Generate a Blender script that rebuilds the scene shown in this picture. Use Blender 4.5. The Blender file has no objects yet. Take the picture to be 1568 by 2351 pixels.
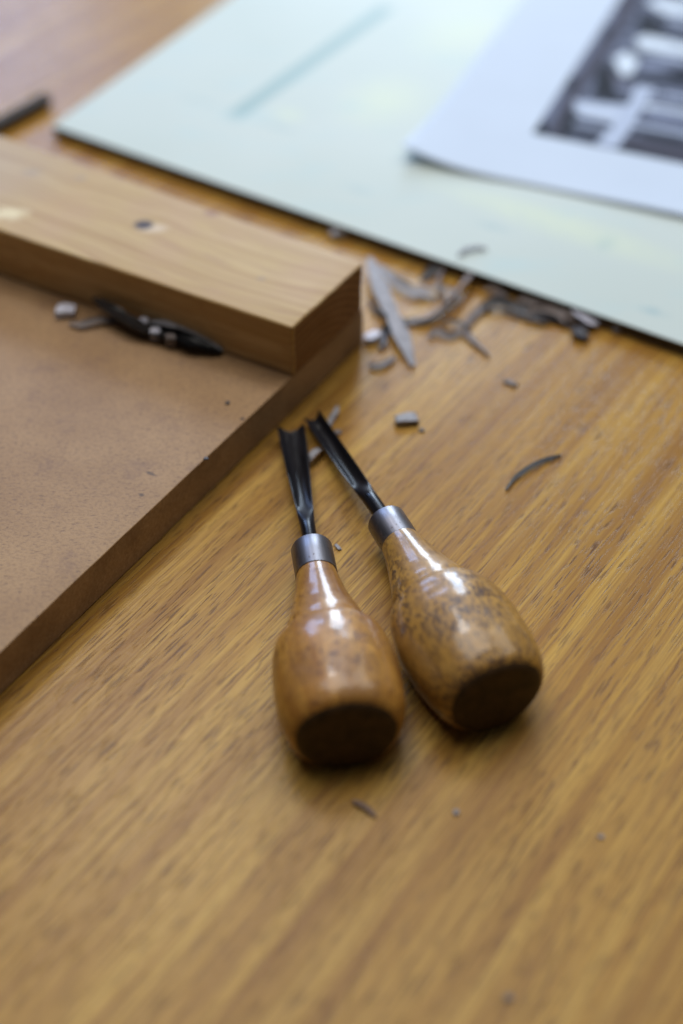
import bpy, bmesh, math, random
from mathutils import Vector, Matrix, noise
random.seed(7)
R = math.radians
S = 0.001                                    # everything below is written in millimetres
sc = bpy.context.scene
C = sc.collection

# ------------------------------------------------------------------ camera
PITCH, CAM_H, FPX = 44.0, 297.0, 3265.0
cam = bpy.data.cameras.new('camera')
cam.sensor_fit = 'VERTICAL'; cam.sensor_height = 36; cam.sensor_width = 24; cam.lens = 50
cam.clip_start = 0.01; cam.clip_end = 50
cam.dof.use_dof = True; cam.dof.focus_distance = 0.402; cam.dof.aperture_fstop = 3.4
cam.dof.aperture_blades = 9
co = bpy.data.objects.new('camera', cam); C.objects.link(co)
co.location = (0, 0, CAM_H*S); co.rotation_euler = (R(90-PITCH), 0, 0)
sc.camera = co

# ------------------------------------------------------------------ light
w = bpy.data.worlds.new('World'); sc.world = w; w.use_nodes = True
wb = w.node_tree.nodes['Background']; wb.inputs[0].default_value = (.86, .90, 1, 1); wb.inputs[1].default_value = .045

def area(name, az, el, dist, sx, sy, power, col, target=(0, 330, 0)):
    """az: degrees to the right of straight ahead; el: elevation; seen from target"""
    l = bpy.data.lights.new(name, 'AREA'); l.shape = 'RECTANGLE'; l.size = sx; l.size_y = sy
    l.energy = power; l.color = col
    o = bpy.data.objects.new(name, l); C.objects.link(o)
    t = Vector(target)*S
    d = Vector((math.sin(R(az))*math.cos(R(el)), math.cos(R(az))*math.cos(R(el)), math.sin(R(el))))
    o.location = t+d*dist
    o.rotation_euler = (-d).to_track_quat('-Z', 'Y').to_euler()
    return o
area('window_light', 4, 20, 2.6, .46, 1.2, 42, (.66, .81, 1), (0, 300, 0))
area('window_far_left', -20, 25, 2.8, .9, .6, 23, (.36, .55, 1), (-110, 580, 0))
area('side_window', 48, 48, 1.8, .9, .7, 7, (1, .97, .92))
area('ceiling_lamp', -15.4, 52.5, 2.0, .34, .24, 4.6, (.95, .97, 1), (-61, 220, 0))
area('overhead_lamp', -30, 76, 1.35, 1.1, .8, 12.5, (1, .965, .91), (0, 480, 0))

sc.view_settings.view_transform = 'Standard'; sc.view_settings.look = 'None'
sc.view_settings.exposure = -.14; sc.view_settings.gamma = 1
try: sc.view_settings.use_curve_mapping = False
except Exception: pass
sc.render.engine = 'CYCLES'
sc.cycles.use_denoising = True
sc.cycles.use_adaptive_sampling = False
sc.cycles.max_bounces = 6

# ------------------------------------------------------------------ helpers
def up(px, py, z=0.0):
    """a place measured in the photograph, found on the level z (mm) above the table top"""
    th = R(PITCH)
    fw = Vector((0, math.cos(th), -math.sin(th))); u = Vector((0, math.sin(th), math.cos(th)))
    d = fw+Vector((1, 0, 0))*((px-784)/FPX)+u*((1175.5-py)/FPX)
    return Vector((0, 0, CAM_H))+d*((CAM_H-z)/-d.z)

def link(name, me, m, parent=None, loc=None):
    o = bpy.data.objects.new(name, me); C.objects.link(o)
    if m is not None: me.materials.append(m)
    if parent: o.parent = parent
    if loc is not None: o.location = loc
    return o
def tag(o, label=None, cat=None, group=None, kind=None):
    if label: o['label'] = label
    if cat: o['category'] = cat
    if group: o['group'] = group
    if kind: o['kind'] = kind
    return o
def empty(name, mw=None):
    o = bpy.data.objects.new(name, None); C.objects.link(o)
    if mw is not None: o.matrix_world = mw
    o.empty_display_size = .01
    return o
def smooth(me, ang=None):
    for p in me.polygons: p.use_smooth = True
    if ang is not None:
        me.set_sharp_from_angle(angle=R(ang))

class NT:
    def __init__(s, name):
        s.m = bpy.data.materials.new(name); s.m.use_nodes = True
        s.t = s.m.node_tree; s.b = s.t.nodes['Principled BSDF']
        s.tc = s.t.nodes.new('ShaderNodeTexCoord')
    def n(s, typ, **kw):
        x = s.t.nodes.new(typ)
        for k, v in kw.items():
            if k.startswith('i_'):
                x.inputs[int(k[2:])].default_value = v
            else: setattr(x, k, v)
        return x
    def l(s, a, b): s.t.links.new(a, b)
    def mapping(s, scale=(1, 1, 1), rot=(0, 0, 0), loc=(0, 0, 0), src=None):
        m = s.n('ShaderNodeMapping'); m.inputs['Scale'].default_value = scale
        m.inputs['Rotation'].default_value = rot; m.inputs['Location'].default_value = loc
        s.l(src if src is not None else s.tc.outputs['Object'], m.inputs['Vector']); return m.outputs[0]
    def noise(s, vec, scale, detail=4, rough=.55, dist=0):
        x = s.n('ShaderNodeTexNoise'); s.l(vec, x.inputs['Vector'])
        x.inputs['Scale'].default_value = scale; x.inputs['Detail'].default_value = detail
        x.inputs['Roughness'].default_value = rough; x.inputs['Distortion'].default_value = dist
        return x.outputs['Fac']
    def ramp(s, fac, stops, interp='LINEAR'):
        x = s.n('ShaderNodeValToRGB'); x.color_ramp.interpolation = interp
        e = x.color_ramp.elements
        while len(e) < len(stops): e.new(.5)
        for k, (p, c) in enumerate(stops):
            e[k].position = p; e[k].color = (*c, 1) if isinstance(c, tuple) else (c, c, c, 1)
        s.l(fac, x.inputs[0]); return x.outputs[0]
    def mix(s, fac, a, b, mode='MIX'):
        x = s.n('ShaderNodeMix', data_type='RGBA', blend_type=mode)
        for sock, v in ((x.inputs[0], fac), (x.inputs[6], a), (x.inputs[7], b)):
            if hasattr(v, 'type'): s.l(v, sock)
            elif isinstance(v, tuple): sock.default_value = (*v, 1)
            else: sock.default_value = v
        return x.outputs[2]
    def math(s, op, a, b=0.0):
        x = s.n('ShaderNodeMath', operation=op)
        for sock, v in ((x.inputs[0], a), (x.inputs[1], b)):
            if hasattr(v, 'type'): s.l(v, sock)
            else: sock.default_value = v
        return x.outputs[0]
    def spot(s, centre, radii, soft=.4, rot=0.0, wobble=.0):
        """1 inside an ellipsoid-shaped mark, 0 outside; centre and radii in mm"""
        v = s.tc.outputs['Object']
        m = s.mapping(loc=tuple(-c*S for c in centre))
        if rot: m = s.mapping(rot=(0, 0, rot), src=m)
        m = s.mapping(scale=tuple(1/(r*S) for r in radii), src=m)
        ln = s.n('ShaderNodeVectorMath', operation='LENGTH'); s.l(m, ln.inputs[0])
        d = ln.outputs['Value']
        if wobble:
            d = s.math('ADD', d, s.math('MULTIPLY', s.math('SUBTRACT', s.noise(v, 260, 3), .5), wobble))
        return s.ramp(s.math('MULTIPLY', d, .5), [(0, 1.), (max(0., 1-soft)*.5, 1.), (.5, 0.)])
    def bump(s, h, strength=.3, dist=.0002):
        x = s.n('ShaderNodeBump'); x.inputs['Strength'].default_value = strength
        x.inputs['Distance'].default_value = dist; s.l(h, x.inputs['Height'])
        s.l(x.outputs[0], s.b.inputs['Normal'])
    def set(s, **kw):
        for k, v in kw.items():
            sock = s.b.inputs[k.replace('_', ' ')]
            if hasattr(v, 'type'): s.l(v, sock)
            elif isinstance(v, tuple): sock.default_value = (*v, 1)
            else: sock.default_value = v

# ------------------------------------------------------------------ materials
def mat_table():
    t = NT('oak_laminate')
    rot = R(-55)                                  # grain runs 40 degrees right of straight ahead
    base = t.mapping(rot=(0, 0, rot))      # x' along the grain
    al = t.mapping(scale=(1, 1, 1), src=base)
    warp = t.noise(t.mapping(scale=(9, 40, 1), src=base), 1, 3)
    # gently wandering grain
    sep = t.n('ShaderNodeSeparateXYZ'); t.l(base, sep.inputs[0])
    y2 = t.math('ADD', sep.outputs[1], t.math('MULTIPLY', t.math('SUBTRACT', warp, .5), .003))
    cmb = t.n('ShaderNodeCombineXYZ'); t.l(sep.outputs[0], cmb.inputs[0]); t.l(y2, cmb.inputs[1])
    g = cmb.outputs[0]
    broad = t.noise(t.mapping(scale=(5, 130, 1), src=g), 1, 3, .55)
    mid = t.noise(t.mapping(scale=(8, 560, 1), src=g), 1, 3, .55)
    fine = t.noise(t.mapping(scale=(26, 1900, 1), src=g), 1, 3, .6)
    pores = t.noise(t.mapping(scale=(110, 1500, 1), loc=(3, 7, 0), src=g), 1, 2, .5)
    c = t.ramp(broad, [(.35, (.345, .172, .031)), (.49, (.465, .258, .048)), (.64, (.56, .338, .072))])
    c = t.mix(t.ramp(mid, [(.36, .6), (.54, 0.)]), c, (.29, .135, .030))
    c = t.mix(t.math('MULTIPLY', t.ramp(fine, [(.38, 1.), (.54, 0.)]), .5), c, (.22, .092, .022))
    patch = t.ramp(t.noise(t.mapping(scale=(16, 60, 1), loc=(1, 2, 0), src=g), 1, 2), [(.35, .45), (.65, 1.)])
    pm = t.math('MULTIPLY', t.ramp(pores, [(.37, 1.), (.45, 0.)]), patch)
    c = t.mix(t.math('MULTIPLY', pm, .74), c, (.085, .034, .014))
    t.set(Base_Color=c, Roughness=t.ramp(mid, [(.3, .33), (.7, .27)]), Specular_IOR_Level=.23)
    hgt = t.math('ADD', t.math('MULTIPLY', fine, .5), t.math('SUBTRACT', t.noise(t.mapping(scale=(330, 900, 1), src=g), 1, 2), pm))
    t.bump(hgt, .35, .00012)
    return t.m

def mat_mdf(edge=False):
    t = NT('hardboard_edge' if edge else 'hardboard_face')
    v = t.tc.outputs['Object']
    a = t.noise(v, 900, 4, .65); b = t.noise(v, 45, 3); f = t.noise(t.mapping(rot=(0, 0, .5), scale=(500, 1500, 500)), 1, 3)
    if edge:
        c = t.ramp(a, [(.3, (.34, .215, .108)), (.7, (.48, .325, .18))])
        c = t.mix(t.ramp(b, [(.45, 0.), (.7, .5)]), c, (.13, .078, .040))
        t.set(Base_Color=c, Roughness=.85, Specular_IOR_Level=.2)
    else:
        c = t.ramp(b, [(.3, (.325, .188, .084)), (.7, (.41, .250, .118))])
        c = t.mix(t.ramp(a, [(.30, .45), (.55, 0.)]), c, (.165, .090, .052))
        c = t.mix(t.ramp(f, [(.30, .6), (.42, 0.)]), c, (.13, .072, .045))
        c = t.mix(t.ramp(t.noise(v, 60, 5, .7), [(.56, 0.), (.72, .6)]), c, (.19, .105, .07))
        # short scratches and ink specks
        for p, q in (((-56, 309), (2.4, .8)), ((-58, 300), (1.1, .8)), ((-47, 296), (6, .5)), ((-45, 300), (4, .3)), ((-30.5, 334), (1.0, 1.0))):
            c = t.mix(t.math('MULTIPLY', t.spot((*p, 14.2), (*q, 3), .6, rot=.5, wobble=.5), .7), c, (.05, .032, .03))
        t.set(Base_Color=c, Roughness=.55, Specular_IOR_Level=.35)
    t.bump(a, .4, .0002)
    return t.m

def mat_pine(kind):
    t = NT('pine_'+kind)
    ang = R(31.5)                                   # local x runs along the batten after this turn
    base = t.mapping(rot=(0, 0, ang))
    if kind == 'end':
        g = t.mapping(scale=(60, 60, 700), src=base)
        n = t.noise(g, 1, 4, .6)
        cc = (up(833, 606, 33.4)+up(670, 752, 33.4))/2; yc = math.sin(ang)*cc.x+math.cos(ang)*cc.y
        rg = t.mapping(scale=(0, 1, 1), src=t.mapping(rot=(0, 0, ang), loc=(0, -(yc-9)*S, .012)))
        ln = t.n('ShaderNodeVectorMath', operation='LENGTH'); t.l(rg, ln.inputs[0])
        wv = t.math('SINE', t.math('ADD', t.math('MULTIPLY', ln.outputs['Value'], 2300.), t.math('MULTIPLY', n, 2.5)))
        n = t.math('ADD', t.math('MULTIPLY', n, .6), t.math('ADD', t.math('MULTIPLY', wv, .14), .2))
        c = t.ramp(n, [(.3, (.17, .085, .028)), (.7, (.30, .16, .060))])
        t.set(Base_Color=c, Roughness=.8, Specular_IOR_Level=.2); t.bump(n, .3, .0002); return t.m
    w_ = t.noise(t.mapping(scale=(12, 40, 40), src=base), 1, 2)
    sep = t.n('ShaderNodeSeparateXYZ'); t.l(base, sep.inputs[0])
    y2 = t.math('ADD', sep.outputs[1], t.math('MULTIPLY', w_, .02))
    cm = t.n('ShaderNodeCombineXYZ'); t.l(sep.outputs[0], cm.inputs[0]); t.l(y2, cm.inputs[1]); t.l(sep.outputs[2], cm.inputs[2])
    n = t.noise(t.mapping(scale=(6, 330, 330), src=cm.outputs[0]), 1, 3, .5)
    n2 = t.noise(t.mapping(scale=(60, 1500, 1500), src=cm.outputs[0]), 1, 2, .5)
    if kind == 'face':
        c = t.ramp(n, [(.32, (.42, .26, .092)), (.5, (.51, .350, .142)), (.7, (.58, .42, .19))])
        c = t.mix(t.ramp(n2, [(.35, .5), (.55, 0.)]), c, (.40, .24, .12))
        c = t.mix(t.ramp(t.noise(t.tc.outputs['Object'], 30, 3), [(.45, 0.), (.7, .35)]), c, (.50, .30, .20))
        # window sheen painted as grey on the far left, knots and a dent
        c = t.mix(t.math('MULTIPLY', t.spot((-135, 450, 33.4), (48, 40, 20), .9), .35), c, (.42, .38, .38))
        q = up(490, 487, 33.4); c = t.mix(t.math('MULTIPLY', t.spot(q, (4.4, 3.4, 4), .9), .9), c, (.24, .105, .085))
        q = up(350, 524, 33.4); c = t.mix(t.math('MULTIPLY', t.spot(q, (6.5, 3.6, 4), .6), .55), c, (.74, .62, .50))
        q = up(330, 516, 33.4); c = t.mix(t.math('MULTIPLY', t.spot(q, (4.2, 3.6, 4), .5), .97), c, (.035, .018, .02))
        q = up(20, 490, 33.4); c = t.mix(t.math('MULTIPLY', t.spot(q, (8, 5, 4), .7, wobble=1), .8), c, (.82, .72, .45))
        for px, py, r in ((75, 395, 3.2), (185, 408, 2.2), (330, 398, 2.5), (600, 640, 1.4), (110, 640, 2)):
            q = up(px, py, 33.4); c = t.mix(t.math('MULTIPLY', t.spot(q, (r*1.6, r, 4), .8, wobble=.6), .4), c, (.26, .22, .22))
    else:
        c = t.ramp(n, [(.32, (.48, .300, .120)), (.7, (.62, .43, .21))])
        c = t.mix(t.ramp(n2, [(.35, .5), (.55, 0.)]), c, (.38, .225, .09))
    t.set(Base_Color=c, Roughness=.5 if kind == 'face' else .65, Specular_IOR_Level=.25)
    t.bump(n2, .25, .00015)
    return t.m

def mat_handle(light, dark, spotc, dens, streak, name):
    """local x runs along the handle"""
    t = NT(name)
    v = t.tc.outputs['Object']
    a = t.noise(t.mapping(scale=(26, 190, 190)), 1, 5, .65, .8)
    f = t.noise(t.mapping(scale=(120, 900, 900)), 1, 3, .6)
    b = t.noise(v, 70, 3)
    c = t.ramp(a, [(.3, dark), (.68, light)])
    c = t.mix(t.ramp(b, [(.40, streak), (.62, 0.)]), c, tuple(x*.5 for x in dark))
    c = t.mix(t.ramp(f, [(.3, .35), (.5, 0.)]), c, tuple(x*.55 for x in dark))
    sp = t.noise(t.mapping(scale=(560, 1000, 1000), loc=(2, 1, 5)), 1, 2, .4)
    sp2 = t.noise(t.mapping(scale=(330, 560, 560), loc=(7, 1, 5)), 1, 2, .4)
    where = t.ramp(t.noise(v, 60, 2), [(.38, .15), (.6, 1.)])
    m = t.math('MULTIPLY', t.ramp(sp, [(dens, 0.), (dens+.07, .85)]), where)
    m2 = t.math('MULTIPLY', t.ramp(sp2, [(dens+.03, 0.), (dens+.11, .75)]), where)
    c = t.mix(m, c, spotc); c = t.mix(m2, c, spotc)
    t.set(Base_Color=c, Roughness=t.ramp(b, [(.3, .55), (.7, .45)]), Specular_IOR_Level=.5, Coat_Weight=.55, Coat_Roughness=.16)
    t.bump(t.math('ADD', t.math('MULTIPLY', b, 3), sp2), .22, .0004)
    return t.m

def mat_plain(name, col, rough=.5, metal=0., spec=.5, var=.25, scale=300, bump=.2, coat=0.):
    t = NT(name)
    n = t.noise(t.tc.outputs['Object'], scale, 4, .6)
    c = t.ramp(n, [(.3, tuple(max(0, x*(1-var)) for x in col)), (.7, tuple(min(1, x*(1+var)) for x in col))])
    t.set(Base_Color=c, Roughness=rough, Metallic=metal, Specular_IOR_Level=spec, Coat_Weight=coat)
    if bump: t.bump(n, bump, .0002)
    return t.m

def mat_ferrule():
    t = NT('ferrule_steel')
    n = t.noise(t.mapping(scale=(90, 700, 700)), 1, 3)
    p = t.noise(t.mapping(scale=(500, 900, 900), loc=(1, 4, 2)), 1, 2, .5)
    where = t.ramp(t.noise(t.tc.outputs['Object'], 130, 2), [(.45, 0.), (.6, 1.)])
    m = t.math('MULTIPLY', t.ramp(p, [(.60, 0.), (.66, .9)]), where)
    c = t.mix(m, t.ramp(n, [(.3, (.19, .18, .19)), (.7, (.27, .255, .27))]), (.05, .025, .018))
    t.set(Base_Color=c, Metallic=t.math('SUBTRACT', 1., m), Roughness=.42)
    t.bump(n, .12, .0001)
    return t.m

def mat_blade():
    t = NT('blackened_steel')
    n = t.noise(t.mapping(scale=(60, 500, 500)), 1, 4)
    c = t.ramp(n, [(.3, (.006, .006, .008)), (.7, (.014, .014, .020))])
    t.set(Base_Color=c, Metallic=.0, Roughness=t.ramp(n, [(.3, .26), (.7, .38)]), Specular_IOR_Level=.28)
    return t.m

def mat_board():
    t = NT('inking_board_face')
    v = t.tc.outputs['Object']
    c = t.ramp(t.noise(v, 9, 3), [(.35, (.56, .645, .615)), (.65, (.60, .68, .655))])
    yel = t.ramp(t.noise(t.mapping(loc=(.31, .12, 0)), 14, 3), [(.50, 0.), (.68, .55)])
    for (px, py, rx, ry, k) in ((880, 230, 22, 30, .8), (1230, 490, 55, 10, .8), (1060, 70, 26, 40, .7), (1400, 560, 50, 10, .6), (660, 262, 10, 7, .7)):
        q = up(px, py, 5)
        c = t.mix(t.math('MULTIPLY', t.spot(q, (rx, ry, 9), 1., rot=.5, wobble=.8), k*.7), c, (.70, .79, .58))
    grn = t.ramp(t.noise(t.mapping(scale=(1, 2.2, 1), rot=(0, 0, .5), loc=(.7, .2, 0)), 26, 3), [(.55, 0.), (.72, .5)])
    c = t.mix(grn, c, (.50, .66, .68))
    for (px, py, rx, ry, k) in ((1130, 520, 9, 3, .5), (1500, 715, 7, 3, .7), (1390, 560, 5, 8, .4), (820, 435, 8, 4, .3), (460, 232, 16, 3, .35), (640, 292, 12, 3, .45)):
        q = up(px, py, 5)
        c = t.mix(t.math('MULTIPLY', t.spot(q, (rx, ry, 9), 1., rot=.5, wobble=.9), k), c, (.34, .50, .54))
    # the long blue-green brush smear
    a, b = up(560, 250, 5), up(872, 30, 5); mid = (a+b)/2
    ang = math.atan2((b-a).y, (b-a).x); L = (b-a).length/2
    m1 = t.mapping(loc=(-mid.x*S, -mid.y*S, 0)); m2 = t.mapping(rot=(0, 0, -ang), src=m1)
    sep = t.n('ShaderNodeSeparateXYZ'); t.l(m2, sep.inputs[0])
    ax = t.math('ABSOLUTE', t.math('DIVIDE', sep.outputs[0], (L+12)*S))
    ay = t.math('ABSOLUTE', t.math('DIVIDE', sep.outputs[1], 5.2*S))
    mask = t.math('MULTIPLY', t.ramp(t.math('MULTIPLY', ay, .5), [(.25, 1.), (.5, 0.)]), t.ramp(ax, [(.86, 1.), (1., 0.)]))
    c = t.mix(t.math('MULTIPLY', mask, .7), c, (.25, .42, .44))
    t.set(Base_Color=c, Roughness=.6, Specular_IOR_Level=.3)
    return t.m

M = dict(
    table=mat_table(), mdf=mat_mdf(), mdf_edge=mat_mdf(True),
    pine=mat_pine('face'), pine_side=mat_pine('side'), pine_end=mat_pine('end'),
    h1=mat_handle((.60, .315, .055), (.34, .130, .014), (.10, .035, .015), .57, .55, 'orange_varnished_wood'),
    h2=mat_handle((.54, .300, .058), (.34, .165, .027), (.070, .034, .022), .505, .25, 'speckled_varnished_wood'),
    cap=mat_plain('dark_end_grain', (.055, .030, .012), .6, spec=.3, scale=260, var=.5),
    ferrule=mat_ferrule(), blade=mat_blade(), board=mat_board(),
    board_edge=mat_plain('board_edge_shade', (.045, .030, .018), .7),  # thickness of the pale board, its shade put into the colour
    rod=mat_plain('dark_rod', (.022, .018, .020), .45),
    paper=mat_plain('copy_paper', (.58, .675, .81), .8, var=.02, scale=30, bump=0),
    lino=mat_plain('lino_grey', (.30, .295, .325), .6, var=.25),
    lino_brown=mat_plain('lino_brown_grey', (.19, .155, .145), .65, var=.3),
    lino_tan=mat_plain('lino_tan_grey', (.20, .13, .10), .65, var=.2),
    lino_dark=mat_plain('lino_dark', (.055, .052, .058), .5, var=.35),
    lino_black=mat_plain('lino_black', (.012, .012, .014), .28, var=.35, coat=.3),
    lino_pale=mat_plain('lino_pale', (.60, .60, .70), .5, var=.12),
)

# ------------------------------------------------------------------ the table
bm = bmesh.new(); bmesh.ops.create_grid(bm, x_segments=1, y_segments=1, size=.9)
me = bpy.data.meshes.new('table_top'); bm.to_mesh(me); bm.free()
o = link('table_top', me, M['table'], loc=(0, .55, 0)); tag(o, kind='structure')
o['label'] = 'oak patterned laminate table top under everything'

# ------------------------------------------------------------------ slabs
def slab(name, quad, z0, z1, mats, parent=None, bevel=.5, sub=0, rough=0.):
    """quad: four corners (mm) counter-clockwise from above; mats: [top, side, end]; faces pick by side index"""
    bm = bmesh.new()
    lo = [bm.verts.new((p[0]*S, p[1]*S, z0*S)) for p in quad]
    hi = [bm.verts.new((p[0]*S, p[1]*S, z1*S)) for p in quad]
    f = bm.faces.new(hi); f.material_index = 0
    f = bm.faces.new(lo[::-1]); f.material_index = 0
    for i in range(4):
        j = (i+1) % 4
        f = bm.faces.new((lo[i], lo[j], hi[j], hi[i])); f.material_index = mats[1][i]
    bmesh.ops.recalc_face_normals(bm, faces=bm.faces)
    if sub:
        bmesh.ops.subdivide_edges(bm, edges=bm.edges[:], cuts=sub, use_grid_fill=True)
    if bevel:
        es = [e for e in bm.edges if e.calc_face_angle(0) > .5]
        bmesh.ops.bevel(bm, geom=es, offset=bevel*S, segments=3, affect='EDGES', profile=.6)
    if rough:
        for v in bm.verts:
            k = noise.noise(v.co*90)*rough+noise.noise(v.co*420)*rough*.5
            d = noise.noise_vector(v.co*160)*rough*S
            v.co += Vector((d.x, d.y, d.z*.4))
    me = bpy.data.meshes.new(name); bm.to_mesh(me); bm.free()
    for m in mats[0]: me.materials.append(m)
    o = link(name, me, None, parent); smooth(me, 35)
    return o

def xy(p): return (p.x, p.y)
# bench hook: board
c_far = up(834, 787, 0); c_near = up(0, 1597, 0)
dB = (c_near-c_far).normalized()
dA = Vector((-math.cos(R(31)), math.sin(R(31)), 0))
hook = empty('bench_hook'); hook.location = (c_far.x*S, c_far.y*S, 0)
tag(hook, 'brown hardboard bench hook with a pine batten fixed along its far edge', 'bench hook')
Hm = Matrix.Translation(-hook.location)
def under(o, parent):
    o.parent = parent; o.matrix_parent_inverse = Matrix.Translation(-parent.location); return o
near = c_far+dB*330
quad = [c_far, c_far+dA*300, near+dA*300, near]
o = slab('board', [xy(p) for p in quad], 0.15, 14.2, ([M['mdf'], M['mdf_edge']], [1, 1, 1, 1]), bevel=.45, sub=40, rough=.16)
under(o, hook)
# batten
f0 = up(671, 753, 33.4); b0 = up(833, 604, 33.4); f1 = up(0, 529, 33.4); b1 = up(0, 310, 33.4)
fd = (f1-f0).normalized(); bd = (b1-b0).normalized()
quad = [b0, b0+bd*250, f0+fd*250, f0]
fence = slab('batten', [xy(p) for p in quad], 14.35, 33.4, ([M['pine'], M['pine_side'], M['pine_end']], [1, 2, 1, 2]), bevel=1.1, sub=30, rough=.22)
under(fence, hook)

# white inking board
w0 = up(120, 288, 5); wr = up(1568, 789, 5); wl = up(519, 0, 5)
dr = (wr-w0).normalized(); dl = (wl-w0).normalized()
quad = [w0, w0+dr*420, w0+dr*420+dl*340, w0+dl*340]
wb_o = slab('inking_board', [xy(p) for p in quad], .3, 5, ([M['board'], M['board_edge']], [1, 1, 1, 1]), bevel=.35)
tag(wb_o, 'pale green-white flat board with edge darkened by painted shade and blue-green smear, lying behind the bench hook', 'board')

# dark rod at the far left
a, b = up(-260, 424, 3), up(108, 226, 3)
bm = bmesh.new()
d = (b-a); L = d.length
bmesh.ops.create_cone(bm, cap_ends=True, segments=6, radius1=3.4*S, radius2=3.4*S, depth=L*S)
bmesh.ops.bevel(bm, geom=bm.edges[:], offset=.4*S, segments=2, affect='EDGES')
me = bpy.data.meshes.new('dark_rod'); bm.to_mesh(me); bm.free(); smooth(me, 40)
o = link('pencil', me, M['rod']); o.matrix_world = Matrix.Translation((a+b)/2*S)@d.to_track_quat('Z', 'Y').to_matrix().to_4x4()
tag(o, 'dark pencil lying on the table beside the corner of the white board', 'pencil')

# ------------------------------------------------------------------ photocopy
def picture_tone(px, py):
    """tone of the print at a measured place: x, y in the photograph's close-up crop"""
    x, y = (px-1148)/.2679, py/.2679
    def inpoly(P):
        c = False; j = len(P)-1
        for i in range(len(P)):
            if (P[i][1] > y) != (P[j][1] > y) and x < (P[j][0]-P[i][0])*(y-P[i][1])/(P[j][1]-P[i][1])+P[i][0]: c = not c
            j = i
        return c
    for P, col in PRINT:
        if inpoly(P): return col
    return None
def strip(x0, y0, x1, y1, h): return [(x0, y0-h), (x1, y1-h), (x1, y1+h), (x0, y0+h)]
DK, BK, MV, MG, LG, WH = (.012, .015, .03), (.003, .004, .010), (.055, .055, .085), (.22, .26, .38), (.46, .54, .70), (.66, .76, .88)
PRINT = [
    ([(835, 590), (930, 560), (1000, 800), (1090, 830), (800, 830)], BK),
    ([(1190, 110), (1260, 130), (1440, 220), (1410, 290), (1190, 280)], BK),
    ([(1480, 600), (1700, 560), (1700, 740), (1450, 700)], DK),
    ([(570, 960), (660, 950), (640, 1040), (570, 1210), (500, 1200)], BK),
    ([(300, 1090), (390, 1010), (410, 1170), (270, 1160)], BK),
    ([(590, 640), (660, 660), (610, 780), (540, 760)], DK), ([(900, 230), (960, 230), (920, 330), (860, 330)], DK),
    (strip(640, 1005, 960, 1080, 22), DK), (strip(600, 1100, 900, 1145, 12), DK), (strip(380, 1160, 820, 1250, 22), DK),
    (strip(1110, 1115, 1750, 1260, 24), BK), (strip(1000, 1285, 1750, 1480, 34), BK),
    ([(1090, 1160), (1750, 1290), (1750, 1450), (1020, 1270)], (.05, .05, .075)),
    (strip(900, 740, 1130, 760, 10), MG),
    ([(900, 830), (1100, 850), (1040, 900), (800, 860)], DK),
    ([(970, 500), (1080, 440), (1190, 520), (1130, 640), (1040, 650)], WH), ([(1240, 520), (1400, 560), (1370, 600), (1220, 570)], MG),
    ([(1150, 340), (1260, 300), (1750, 420), (1750, 490), (1200, 420)], WH), (strip(1240, 450, 1750, 560, 14), LG),
    ([(1250, 20), (1340, -20), (1750, 60), (1750, 130), (1420, 120)], WH), (strip(1440, 160, 1750, 230, 16), LG),
    ([(940, 600), (1060, 690), (1160, 720), (1080, 760), (960, 700)], (.09, .09, .13)),
    ([(820, 1240), (930, 1090), (1110, 870), (1160, 730), (1330, 760), (1230, 900), (1100, 1130), (1010, 1270)], LG),
    (strip(1230, 905, 1750, 990, 13), WH), (strip(1300, 800, 1750, 870, 11), LG), (strip(1130, 1065, 1750, 1180, 12), LG), (strip(700, 930, 1000, 985, 12), WH), (strip(620, 1055, 900, 1110, 9), LG), (strip(1090, 1205, 1750, 1370, 9), MG),
    (strip(1330, 830, 1750, 900, 10), DK), (strip(1250, 950, 1750, 1020, 40), MG),
    ([(640, 860), (1100, 900), (960, 1070), (640, 1000)], LG),
    ([(380, 1110), (570, 870), (880, 440), (1100, 60), (1160, -40), (1010, -40), (700, 400), (430, 800), (270, 1150), (380, 1180)], None),
    ([(400, 1180), (520, 1200), (640, 900), (860, 560), (1020, 330), (1190, 40), (1190, -900), (1010, -700), (1000, 120), (780, 480), (560, 790)], MV),
    ([(230, 1160), (420, 860), (760, 360), (1010, -60), (1500, -900), (1560, -900), (1080, 100), (820, 480), (560, 820), (380, 1150)], (.13, .15, .23)),
]
PRINT = [(P, c) for P, c in PRINT if c is not None]
pz = 5.35
p0 = up(921, 339, pz+4.5); p0.z = pz; pl = up(1196, 0, pz)
dl2 = (pl-p0).normalized(); dr2 = Vector((dl2.y, -dl2.x, 0))
NX, NY, PW, PH = 90, 100, 210, 297
def paper_lift(u, v):
    return .2+5.2*math.exp(-(u+v*.7)/17)+1.1*math.exp(-v/14)*(.5+.5*math.sin(u/22+2.6))
bm = bmesh.new(); gv = []
for j in range(NY+1):
    row = []
    for i in range(NX+1):
        u, v = i/NX*PW, j/NY*PH
        p = p0+dr2*u+dl2*v
        # the near edge waves slightly off the board
        lift = paper_lift(u, v)
        p = p-dl2*(1.6*math.exp(-((u-26)/22)**2)*math.exp(-v/30))
        row.append(bm.verts.new((p.x*S, p.y*S, (5.15+max(.1, lift))*S)))
    gv.append(row)
for j in range(NY):
    for i in range(NX): bm.faces.new((gv[j][i], gv[j][i+1], gv[j+1][i+1], gv[j+1][i]))
me = bpy.data.meshes.new('paper'); bm.to_mesh(me); bm.free(); smooth(me)
paper = link('paper_sheet', me, M['paper'])
md = paper.modifiers.new('thickness', 'SOLIDIFY'); md.thickness = .12*S; md.offset = -1
tag(paper, 'white sheet of copy paper with a dark picture printed on it, on the white board', 'paper sheet')
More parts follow.
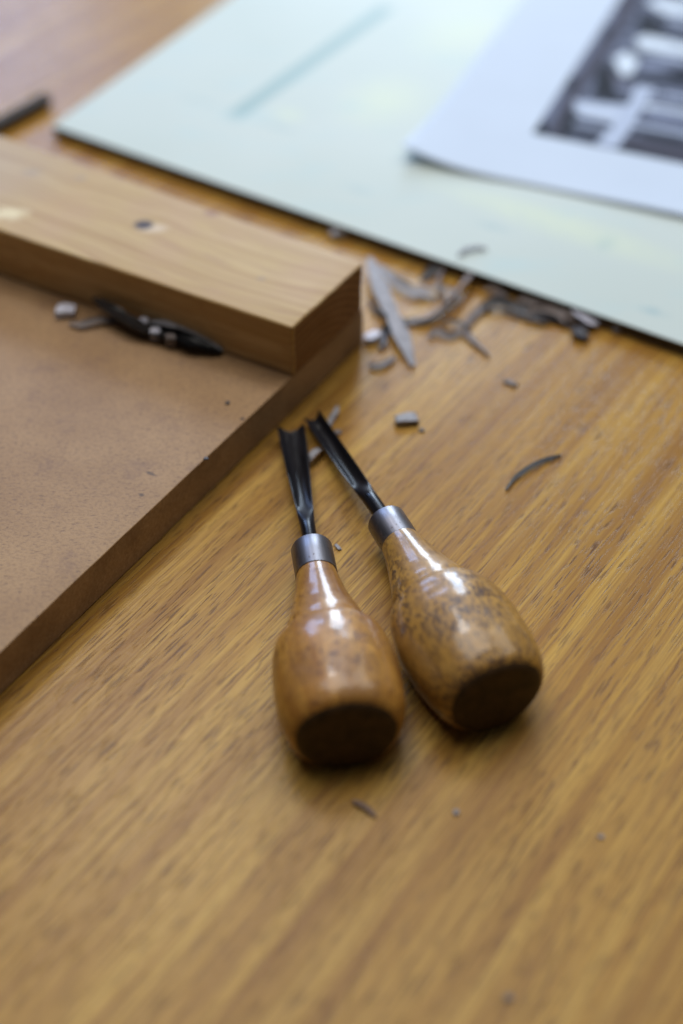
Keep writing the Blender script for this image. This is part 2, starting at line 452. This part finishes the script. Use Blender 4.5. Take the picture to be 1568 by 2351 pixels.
# print: a fine sheet of toner on the paper
t = NT('printed_toner')
at = t.n('ShaderNodeAttribute'); at.attribute_name = 'tone'
t.set(Base_Color=at.outputs['Color'], Roughness=.7, Specular_IOR_Level=.15)
q0 = up(1222, 306, pz)
u0, v0 = (q0-p0).dot(dr2), (q0-p0).dot(dl2)
bm = bmesh.new(); lay = bm.verts.layers.float_color.new('tone'); gv = []
NX2, NY2 = 170, 200
for j in range(NY2+1):
    row = []
    for i in range(NX2+1):
        u, v = u0+i/NX2*(PW-12-u0), v0+j/NY2*(PH-20-v0)
        p = p0+dr2*u+dl2*v
        lift = paper_lift(u, v)
        pp = p-dl2*(1.6*math.exp(-((u-26)/22)**2)*math.exp(-v/30))
        vv = bm.verts.new((pp.x*S, pp.y*S, (5.15+max(.1, lift)+.06)*S))
        # back to the crop's coordinates
        th = R(PITCH); dv = p-Vector((0, 0, CAM_H)); z = dv.y*math.cos(th)-dv.z*math.sin(th)
        px = 784+FPX*dv.x/z; py = 1175.5-FPX*(dv.y*math.sin(th)+dv.z*math.cos(th))/z
        tcol = picture_tone(px, py)
        if tcol is None:
            n_ = noise.noise(Vector((u*.05, v*.16, 3)))*.5+noise.noise(Vector((u*.02, v*.5, 9)))*.5
            k = min(1, max(0, .5+n_*1.6)); tcol = tuple(a_*(1-k)+b_*k for a_, b_ in zip((.008, .010, .02), (.17, .20, .30)))
        vv[lay] = (*tcol, 1); row.append(vv)
    gv.append(row)
for j in range(NY2):
    for i in range(NX2): bm.faces.new((gv[j][i], gv[j][i+1], gv[j+1][i+1], gv[j+1][i]))
me = bpy.data.meshes.new('printed_picture'); bm.to_mesh(me); bm.free(); smooth(me)
link('printed_picture', me, t.m, paper)

# ------------------------------------------------------------------ gouges
def catmull(pts, n):
    out = []
    P = [pts[0]]+list(pts)+[pts[-1]]
    for i in range(1, len(P)-2):
        for k in range(n):
            t_ = k/n
            out.append(tuple(.5*((2*P[i][c])+(-P[i-1][c]+P[i+1][c])*t_+(2*P[i-1][c]-5*P[i][c]+4*P[i+1][c]-P[i+2][c])*t_*t_+(-P[i-1][c]+3*P[i][c]-3*P[i+1][c]+P[i+2][c])*t_**3) for c in range(len(P[i]))))
    out.append(tuple(pts[-1])); return out

def lathe(name, prof, mat, parent, seg=64, cap0=False, cap1=False, ground=None, flat=None, lumps=0.):
    """profile (x, r) in mm turned about the local x axis; ground: world matrix, flattens what would sink into the table"""
    bm = bmesh.new(); rings = []
    inv = ground.inverted() if ground else None
    for x, r in prof:
        ring = []
        for k in range(seg):
            a_ = 2*math.pi*k/seg
            yy_, zz_ = r*math.cos(a_), r*math.sin(a_)
            if flat and zz_ > 0:
                zz_ *= 1-.15*max(0., min(1., (flat-x)/12))
            if lumps:
                q = Vector((x, yy_, zz_))*.11+Vector((lumps*7, 0, 0))
                k_ = 1+.022*noise.noise(q)+.007*noise.noise(q*3.1)
                w_ = min(1., max(0., -x/10)); k_ = 1+(k_-1)*w_; yy_ *= k_; zz_ *= k_
            v = Vector((x*S, yy_*S, zz_*S))
            if ground:
                wv = ground@v
                if wv.z < .25*S: wv.z = .25*S; v = inv@wv
            ring.append(bm.verts.new(v))
        rings.append(ring)
    for i in range(len(rings)-1):
        for k in range(seg):
            bm.faces.new((rings[i][k], rings[i+1][k], rings[i+1][(k+1) % seg], rings[i][(k+1) % seg]))
    if cap0: bm.faces.new(rings[0])
    if cap1: bm.faces.new(rings[-1][::-1])
    bmesh.ops.recalc_face_normals(bm, faces=bm.faces)
    me = bpy.data.meshes.new(name); bm.to_mesh(me); bm.free(); smooth(me, 50)
    return link(name, me, mat, parent)

def gouge(label, base, neck, tip, handle_mat, prof, fr, flen, blade, blen, roll=0, end_scale=1.):
    """base/neck/tip in world mm: centre of the handle's end, where the wood meets the ferrule, cutting end"""
    ax = (neck-base).normalized()
    zz = Vector((0, 0, 1)); yy = zz.cross(ax).normalized(); zz = ax.cross(yy)
    mw = Matrix((( ax.x, yy.x, zz.x, neck.x*S), (ax.y, yy.y, zz.y, neck.y*S), (ax.z, yy.z, zz.z, neck.z*S), (0, 0, 0, 1)))
    root = empty('carving_gouge', mw); tag(root, label, 'gouge', 'carving gouges with pear-shaped wooden handles')
    L = (neck-base).length
    P = catmull([(-L+x*L, r) for x, r in prof], 8)
    fl = -3; lp = 1+abs(roll)*.3
    lathe('handle', P, handle_mat, root, seg=96, ground=mw, flat=fl, lumps=lp)
    # flat end in a darker brown than the handle, its rim softened
    r0 = P[0][1]
    lathe('handle_end', [(-L-1.1, .02), (-L-1.1, r0*.5), (-L-1.05, r0-2.2), (-L-.75, r0-1.1), (-L-.35, r0-.4), (-L-.02, r0-.02), (-L+.3, r0-.2)], M['cap'], root, seg=96, ground=mw, flat=fl, lumps=lp)
    # ferrule: thin tube with rolled rims
    lathe('ferrule', [(-.1, fr-.9), (-.15, fr-.25), (0.05, fr), (flen*.5, fr+.04), (flen-.5, fr), (flen-.1, fr-.2), (flen, fr-.7), (flen-.3, fr-1.1), (flen-.6, .6)], M['ferrule'], root, cap1=True)
    # blade: closed section morphing from round shank to hollow channel
    bt = (mw.inverted()@(tip*S))/S                     # tip in local mm
    N = 20; bm = bmesh.new(); rings = []
    st = catmull(blade, 6)                             # (t, half width, half height, channel depth)
    for (tt, hw, hh, dep) in st:
        cx = flen-1+(bt.x-flen+1)*tt; cy = bt.y*tt; cz = bt.z*tt
        ring = []
        for k in range(2*N):
            if k < N:   # underside
                a_ = math.pi+math.pi*k/(N-1); y = hw*math.cos(a_); z = hh*math.sin(a_)
                if dep > 0: y = hw*math.copysign(abs(math.cos(a_))**.8, math.cos(a_))
            else:       # upper side, right to left
                a_ = math.pi*(k-N)/(N-1)
                y = hw*math.cos(a_); zr = hh*math.sin(a_)*(1-min(1, dep*1.3))
                zc = -dep*hh*1.05*(math.sin(a_)**1.3)
                z = zr+zc; y *= (1-.16*min(1, dep*1.5)) if 0 < k-N < N-1 else 1-.05*dep
            r_ = R(roll)*min(1, tt*1.5)
            yy_, zz_ = y*math.cos(r_)-z*math.sin(r_), y*math.sin(r_)+z*math.cos(r_)
            slant = (-.30*hh*math.sin(a_) if k >= N else 0)*0
            x_ = cx+slant
            if tt > .93: x_ -= (hw-abs(y))*.32 + .4*(z < -hh*.3)
            ring.append(bm.verts.new((x_*S, (cy+yy_)*S, (cz+zz_)*S)))
        rings.append(ring)
    for i in range(len(rings)-1):
        for k in range(2*N): bm.faces.new((rings[i][k], rings[i+1][k], rings[i+1][(k+1) % (2*N)], rings[i][(k+1) % (2*N)]))
    for k in range(N-1):                                # the end: strip between outside and channel
        bm.faces.new((rings[-1][k], rings[-1][k+1], rings[-1][2*N-2-k], rings[-1][2*N-1-k]))
    bm.faces.new(rings[0])
    bmesh.ops.remove_doubles(bm, verts=bm.verts[:], dist=1e-6)
    bmesh.ops.recalc_face_normals(bm, faces=bm.faces)
    me = bpy.data.meshes.new('blade'); bm.to_mesh(me); bm.free(); smooth(me, 42)
    link('blade', me, M['blade'], root)
    return root

pear_a = [(0, 12.8), (.012, 13.8), (.035, 14.7), (.08, 15.6), (.15, 16.3), (.25, 16.7), (.34, 16.6), (.42, 16.1), (.48, 15.5), (.53, 14.7), (.56, 13.9), (.578, 13.0), (.59, 11.9), (.60, 11.3), (.615, 11.1), (.65, 10.8), (.70, 9.9), (.76, 8.8), (.84, 7.5), (.93, 6.4), (1, 5.75)]
pear_b = [(0, 12.7), (.012, 13.7), (.035, 14.6), (.08, 15.6), (.15, 16.4), (.26, 17.0), (.37, 17.1), (.45, 16.6), (.51, 15.9), (.55, 15.1), (.575, 14.4), (.592, 13.4), (.603, 12.4), (.613, 11.9), (.63, 11.7), (.66, 11.4), (.71, 10.4), (.77, 9.2), (.85, 7.8), (.94, 6.5), (1, 5.75)]
gouge('smaller orange handled gouge nearest the bench hook, wide hollow blade touching its edge',
      up(796, 1683, 12.6), up(727, 1322, 8.5), up(667, 975, 4.6), M['h1'], pear_a, 5.95, 11.6,
      [(0, 2.1, 2.1, 0), (.12, 2.15, 2.1, 0), (.20, 2.25, 2.1, .10), (.34, 2.6, 2.3, .5), (.6, 3.5, 2.8, .70), (.8, 4.1, 3.0, .70), (.96, 4.35, 3.1, .66), (1, 4.4, 3.1, .62)], 60)
gouge('dark speckled tan handled gouge on the right, with narrow straight blade',
      up(1140, 1595, 13.0), up(920, 1249, 9.2), up(714, 950, 4.0), M['h2'], pear_b, 5.75, 11.0,
      [(0, 2.35, 2.35, 0), (.18, 2.4, 2.35, 0), (.26, 2.5, 2.4, .22), (.40, 2.7, 2.5, .7), (.6, 2.8, 2.6, .78), (.8, 2.85, 2.7, .78), (.96, 2.9, 2.75, .7), (1, 2.9, 2.75, .66)], 60, roll=-18)

# ------------------------------------------------------------------ shavings
def ribbon(label, pts, width, mat, name='lino_shaving', cat='shaving', thick=.55, curl=.25, zbase=0., group='grey lino shavings scattered on the table', twist=0., seed=0, wob=1.):
    """pts: (px, py, height above the surface); a strip of lino with a gouged, slightly curled section"""
    W = [up(p[0], p[1], zbase+p[2]+thick) for p in pts]
    P = catmull([tuple(v) for v in W], 7)
    P = [Vector(p) for p in P]
    rnd = random.Random(seed+len(label)*13)
    bm = bmesh.new(); rings = []; n = len(P); K = 6
    ctr = sum(P, Vector())/n; ctr.z = zbase
    for i, p in enumerate(P):
        tg = (P[min(n-1, i+1)]-P[max(0, i-1)]).normalized()
        sd = Vector((-tg.y, tg.x, 0)).normalized(); nn = tg.cross(-sd); nn = nn if nn.z > 0 else -nn
        f_ = i/(n-1); tw = twist*math.sin(f_*math.pi*1.3)+.15*wob*noise.noise(p*.2)
        sd2 = sd*math.cos(tw)+nn*math.sin(tw); nn2 = -sd*math.sin(tw)+nn*math.cos(tw)
        wd = width*.5*min(1, .35+2.6*min(f_, 1-f_))*(1+.25*wob*noise.noise(p*.25+Vector((seed, 0, 0))))
        ring = []
        for k in range(K+1):
            s = -1+2*k/K
            ring.append(p+sd2*(s*wd)+nn2*(curl*wd*s*s+.08*wob*noise.noise(p*.9+Vector((k, 0, 0)))))
        for k in range(K, -1, -1):
            s = -1+2*k/K
            ring.append(p+sd2*(s*wd*.86)+nn2*(curl*wd*s*s-thick*(1.1-.5*s*s)))
        for v in ring:
            if v.z < zbase+.12: v.z = zbase+.12+.02*rnd.random()
        rings.append([bm.verts.new((v-ctr)*S) for v in ring])
    m_ = len(rings[0])
    for i in range(n-1):
        for k in range(m_): bm.faces.new((rings[i][k], rings[i+1][k], rings[i+1][(k+1) % m_], rings[i][(k+1) % m_]))
    bm.faces.new(rings[0]); bm.faces.new(rings[-1][::-1])
    bmesh.ops.recalc_face_normals(bm, faces=bm.faces)
    me = bpy.data.meshes.new(name); bm.to_mesh(me); bm.free(); smooth(me, 55)
    o = link(name, me, mat, loc=ctr*S); tag(o, label, cat, group); return o

def crumb(label, px, py, sx, sy, sz, mat, ang=0., zbase=0., name='lino_crumb', seed=0, group='lino crumbs scattered about'):
    c = up(px, py, zbase+sz*.4); c.z = zbase
    bm = bmesh.new(); bmesh.ops.create_cube(bm, size=1)
    bmesh.ops.subdivide_edges(bm, edges=bm.edges[:], cuts=2, use_grid_fill=True)
    for v in bm.verts:
        q = v.co.copy(); q += noise.noise_vector(q*1.7+Vector((seed*3.1, seed, 0)))*.22
        if q.length > .74: q *= .76/q.length
        v.co = Vector((q.x*sx*S, q.y*sy*S, max(.1*S, (q.z+.5)*sz*S)))
    bmesh.ops.recalc_face_normals(bm, faces=bm.faces)
    me = bpy.data.meshes.new(name); bm.to_mesh(me); bm.free(); smooth(me, 50)
    o = link(name, me, mat, loc=c*S); o.rotation_euler.z = R(ang)
    tag(o, label, 'crumb', group); return o

G, B_, D, K_, PL = M['lino'], M['lino_brown'], M['lino_dark'], M['lino_black'], M['lino_pale']
# the heap between the bench hook and the white board
ribbon('long wide grey shaving lying straight beside the end of the bench hook', [(848, 590, 3.5), (868, 650, 3.6), (897, 715, 3), (924, 775, 2), (948, 838, .4)], 5.5, G, curl=.12)
ribbon('short grey shaving curving right from the top of the widest one', [(868, 610, 1.2), (905, 640, 2), (950, 668, 1.4), (1003, 684, .4)], 3.7, G, twist=.4)
ribbon('dark-undersided shaving arching from the white board down to the widest shaving', [(1094, 612, 3.8), (1062, 655, 3.4), (1028, 695, 2.4), (985, 730, 1), (940, 737, .6), (898, 752, .5)], 3.9, B_, twist=.9)
ribbon('dark shaving tucked against the front edge of the white board', [(968, 640, .6), (1000, 615, 1.4), (1040, 598, 2), (1078, 615, 1)], 3.9, D, twist=.5)
ribbon('thin brown shaving hooking down to the right below the heap', [(985, 775, .4), (1000, 757, 1.0), (1032, 769, .8), (1064, 762, .6), (1090, 785, .4), (1124, 816, .2)], 2.5, B_, twist=.4)
ribbon('thin brown shaving rising to the right in the middle of the heap', [(1062, 757, .6), (1076, 735, .8), (1095, 716, 1), (1125, 690, .8), (1150, 668, .4)], 2.7, B_, twist=.3)
ribbon('short brown curl below the widest shaving, near the bench hook', [(846, 836, .4), (870, 838, .7), (890, 830, .6), (908, 818, .3)], 2.4, B_)
ribbon('dark curled shaving crossing beneath the widest one', [(880, 770, .3), (893, 752, .8), (915, 738, 1), (940, 742, .6)], 4.2, D, twist=.6)
ribbon('dark twisted shaving at the left of the far heap by the white board', [(1097, 716, .4), (1118, 700, 1.6), (1146, 693, 2.2), (1170, 700, 1.4), (1210, 715, .8), (1262, 730, .6), (1318, 752, .5)], 4.2, D, twist=.5)
ribbon('brown shaving under the front edge of the white board', [(1190, 690, .4), (1224, 688, 1.4), (1262, 700, 1.8), (1300, 718, 1.4), (1330, 745, .6)], 4.7, B_, twist=.5)
ribbon('black shaving pressed along the white board edge', [(1215, 672, 1), (1255, 680, 2), (1295, 694, 2), (1322, 712, 1)], 3.4, D, twist=.3)
ribbon('brown grey loop inside the far heap of shavings', [(1208, 722, 1.2), (1240, 706, 2.4), (1275, 716, 2.2), (1296, 742, .8)], 3.0, B_, twist=.7, seed=4)
ribbon('pale lilac shaving end standing out of the far heap', [(1318, 706, 2.8), (1335, 722, 2.6), (1352, 735, 2), (1370, 746, 1)], 6.0, PL, curl=.4)
ribbon('black lump of shaving below the pale lilac one', [(1318, 752, .6), (1335, 765, 1.2), (1352, 772, .5)], 5.0, D)
ribbon('thin black hair-like shaving alone on the open table', [(1162, 1123, .1), (1180, 1098, .5), (1205, 1077, .7), (1236, 1060, .7), (1262, 1050, .4), (1288, 1044, .1)], 1.3, K_, thick=.6, curl=0., wob=.1)
ribbon('small brown shaving on the table in front of the gouge handles', [(808, 1838, .2), (826, 1845, .6), (844, 1856, .5), (864, 1876, .1)], 1.4, M['lino_tan'], thick=.35, wob=.3)
ribbon('little upright grey shaving just right of the narrow blade tip', [(776, 932, .4), (770, 948, .6), (760, 964, .4), (756, 985, .2)], 1.8, G, thick=.5)
ribbon('small bright shaving caught between the two blades', [(705, 1062, .5), (714, 1048, 2.2), (726, 1036, 2.0), (738, 1030, .6)], 2.2, G, curl=.3)
ribbon('grey wisp of shaving lying over the edge of the white board', [(1052, 585, .3), (1070, 573, .4), (1092, 568, .4), (1118, 570, .2)], 1.6, M['lino'], zbase=5.05)
ribbon('thin dark strand running from the bench hook end under the widest shaving', [(846, 690, .3), (862, 712, .8), (884, 726, .6), (908, 752, .5), (930, 768, .3)], 1.8, D, twist=.4, seed=8)
ribbon('fine grey strand looping above the middle of the heap', [(958, 655, 1.2), (985, 664, 2), (1012, 660, 2.2), (1040, 668, 1.4), (1052, 690, .6)], 1.7, G, twist=.5, seed=9)
ribbon('fine dark strand across the brown hooked shaving', [(1010, 742, .8), (1034, 735, 1.4), (1058, 742, 1.2), (1082, 760, .5)], 1.5, D, twist=.5, seed=10)
ribbon('thin brown strand dropping from the white board into the heap', [(1020, 612, 2), (1008, 640, 1.6), (1012, 668, 1.0), (1030, 700, .5)], 1.8, B_, twist=.5, seed=11)
ribbon('fine dark strand in front of the far heap', [(1150, 712, .4), (1185, 722, .8), (1222, 732, .8), (1258, 745, .4)], 1.8, D, twist=.6, seed=12)
ribbon('curly brown strand between both heaps', [(1112, 668, .8), (1130, 660, 1.6), (1150, 672, 1.8), (1168, 690, 1.2), (1195, 692, .6)], 1.8, B_, twist=.8, seed=13)
ribbon('small black curl beside the pale crumb at the bench hook', [(872, 752, .4), (884, 770, 1.0), (880, 790, .8), (868, 800, .3)], 1.8, D, twist=.4, seed=14)
# crumbs
crumb('blocky blue-grey chip on the table right of the blades', 933, 964, 6.8, 4.2, 2.2, G, 12, seed=2)
crumb('tiny dark crumb just right of the blocky chip', 968, 988, 1.6, 1.2, .6, D, 0, seed=3)
crumb('pale crumb beside the bench hook, left of the wide shaving', 856, 776, 5.2, 4, 2.6, PL, 30, seed=4)
crumb('grey crumb behind the batten by the white board', 776, 538, 5.5, 4.5, 3, G, 20, seed=5)
crumb('faint grey crumb alone below the heap of shavings', 1172, 880, 4.5, 1.8, .8, B_, -40, seed=6)
crumb('small grey crumb right of the white board edge heap', 1422, 757, 4.5, 3, 2, G, 10, seed=7)
crumb('tiny grey sliver beside the left ferrule', 776, 1257, 2.6, .9, .6, G, -58, seed=8)
crumb('small lilac grain on the table below the right handle', 1047, 1865, 1.4, 1.3, .6, G, 0, seed=9)
crumb('small pale grain on the table towards the right', 1380, 1921, 1.3, 1.0, .4, G, 0, seed=10)
crumb('pale grain near the bottom of the picture', 1168, 2290, 2.0, 1.5, .6, M['lino_brown'], 0, seed=11)
crumb('faint grey crumb right of the narrow blade', 776, 992, 2.2, 2, .6, B_, 0, seed=12)
# things on the bench hook
zb = 14.3
grp = 'shavings lying on the bench hook'
ribbon('thick straight black shaving leaning on the front of the batten', [(214, 684, 4.6), (250, 706, 4.2), (290, 731, 3.6), (330, 752, 2.4), (372, 770, 1.2)], 4.6, K_, thick=1.6, curl=.1, zbase=zb, group=grp)
ribbon('boat-shaped glossy black shaving in front of the batten', [(318, 752, .6), (360, 762, 1.2), (410, 776, 1.4), (455, 790, 1.2), (508, 806, .5)], 7.4, K_, thick=.8, curl=.55, zbase=zb, group=grp)
ribbon('grey rim shaving along the back of the boat-shaped one', [(345, 738, 3.4), (390, 745, 4), (435, 757, 3.8), (475, 775, 2.6), (505, 800, 1)], 3.0, G, thick=.7, zbase=zb, group=grp)
ribbon('thin brown shaving stretching left from the black ones', [(158, 742, .5), (185, 745, .8), (215, 737, 1.2), (250, 735, 1), (290, 745, .7), (330, 765, .5)], 2.6, M['lino_brown'], thick=.6, zbase=zb, group=grp, twist=.5)
g2 = 'lino crumbs on the bench hook'
crumb('pale blue-grey chip at the left end of the black shavings', 151, 716, 6.2, 5.2, 2.6, PL, 0, zb, seed=20, group=g2)
crumb('pale bead-like crumb in the black shavings, left of two', 331, 745, 3.0, 2.6, 3.2, PL, 0, zb+1.2, seed=21, group=g2)
crumb('pale bead-like crumb in the black shavings, right of two', 357, 768, 3.0, 2.7, 3.2, PL, 0, zb+1, seed=22, group=g2)
crumb('brown crumb inside the boat-shaped black shaving', 392, 783, 3, 3, 3.2, M['lino_brown'], 0, zb+.8, seed=23, group=g2)
crumb('tiny dark crumb on the middle of the bench hook', 523, 925, 1.3, 1.1, .5, D, 0, zb, seed=24, group=g2)
crumb('tiny dark crumb on the angled edge of the bench hook', 473, 1053, 1.3, 1.0, .5, D, 0, zb, seed=25, group=g2)
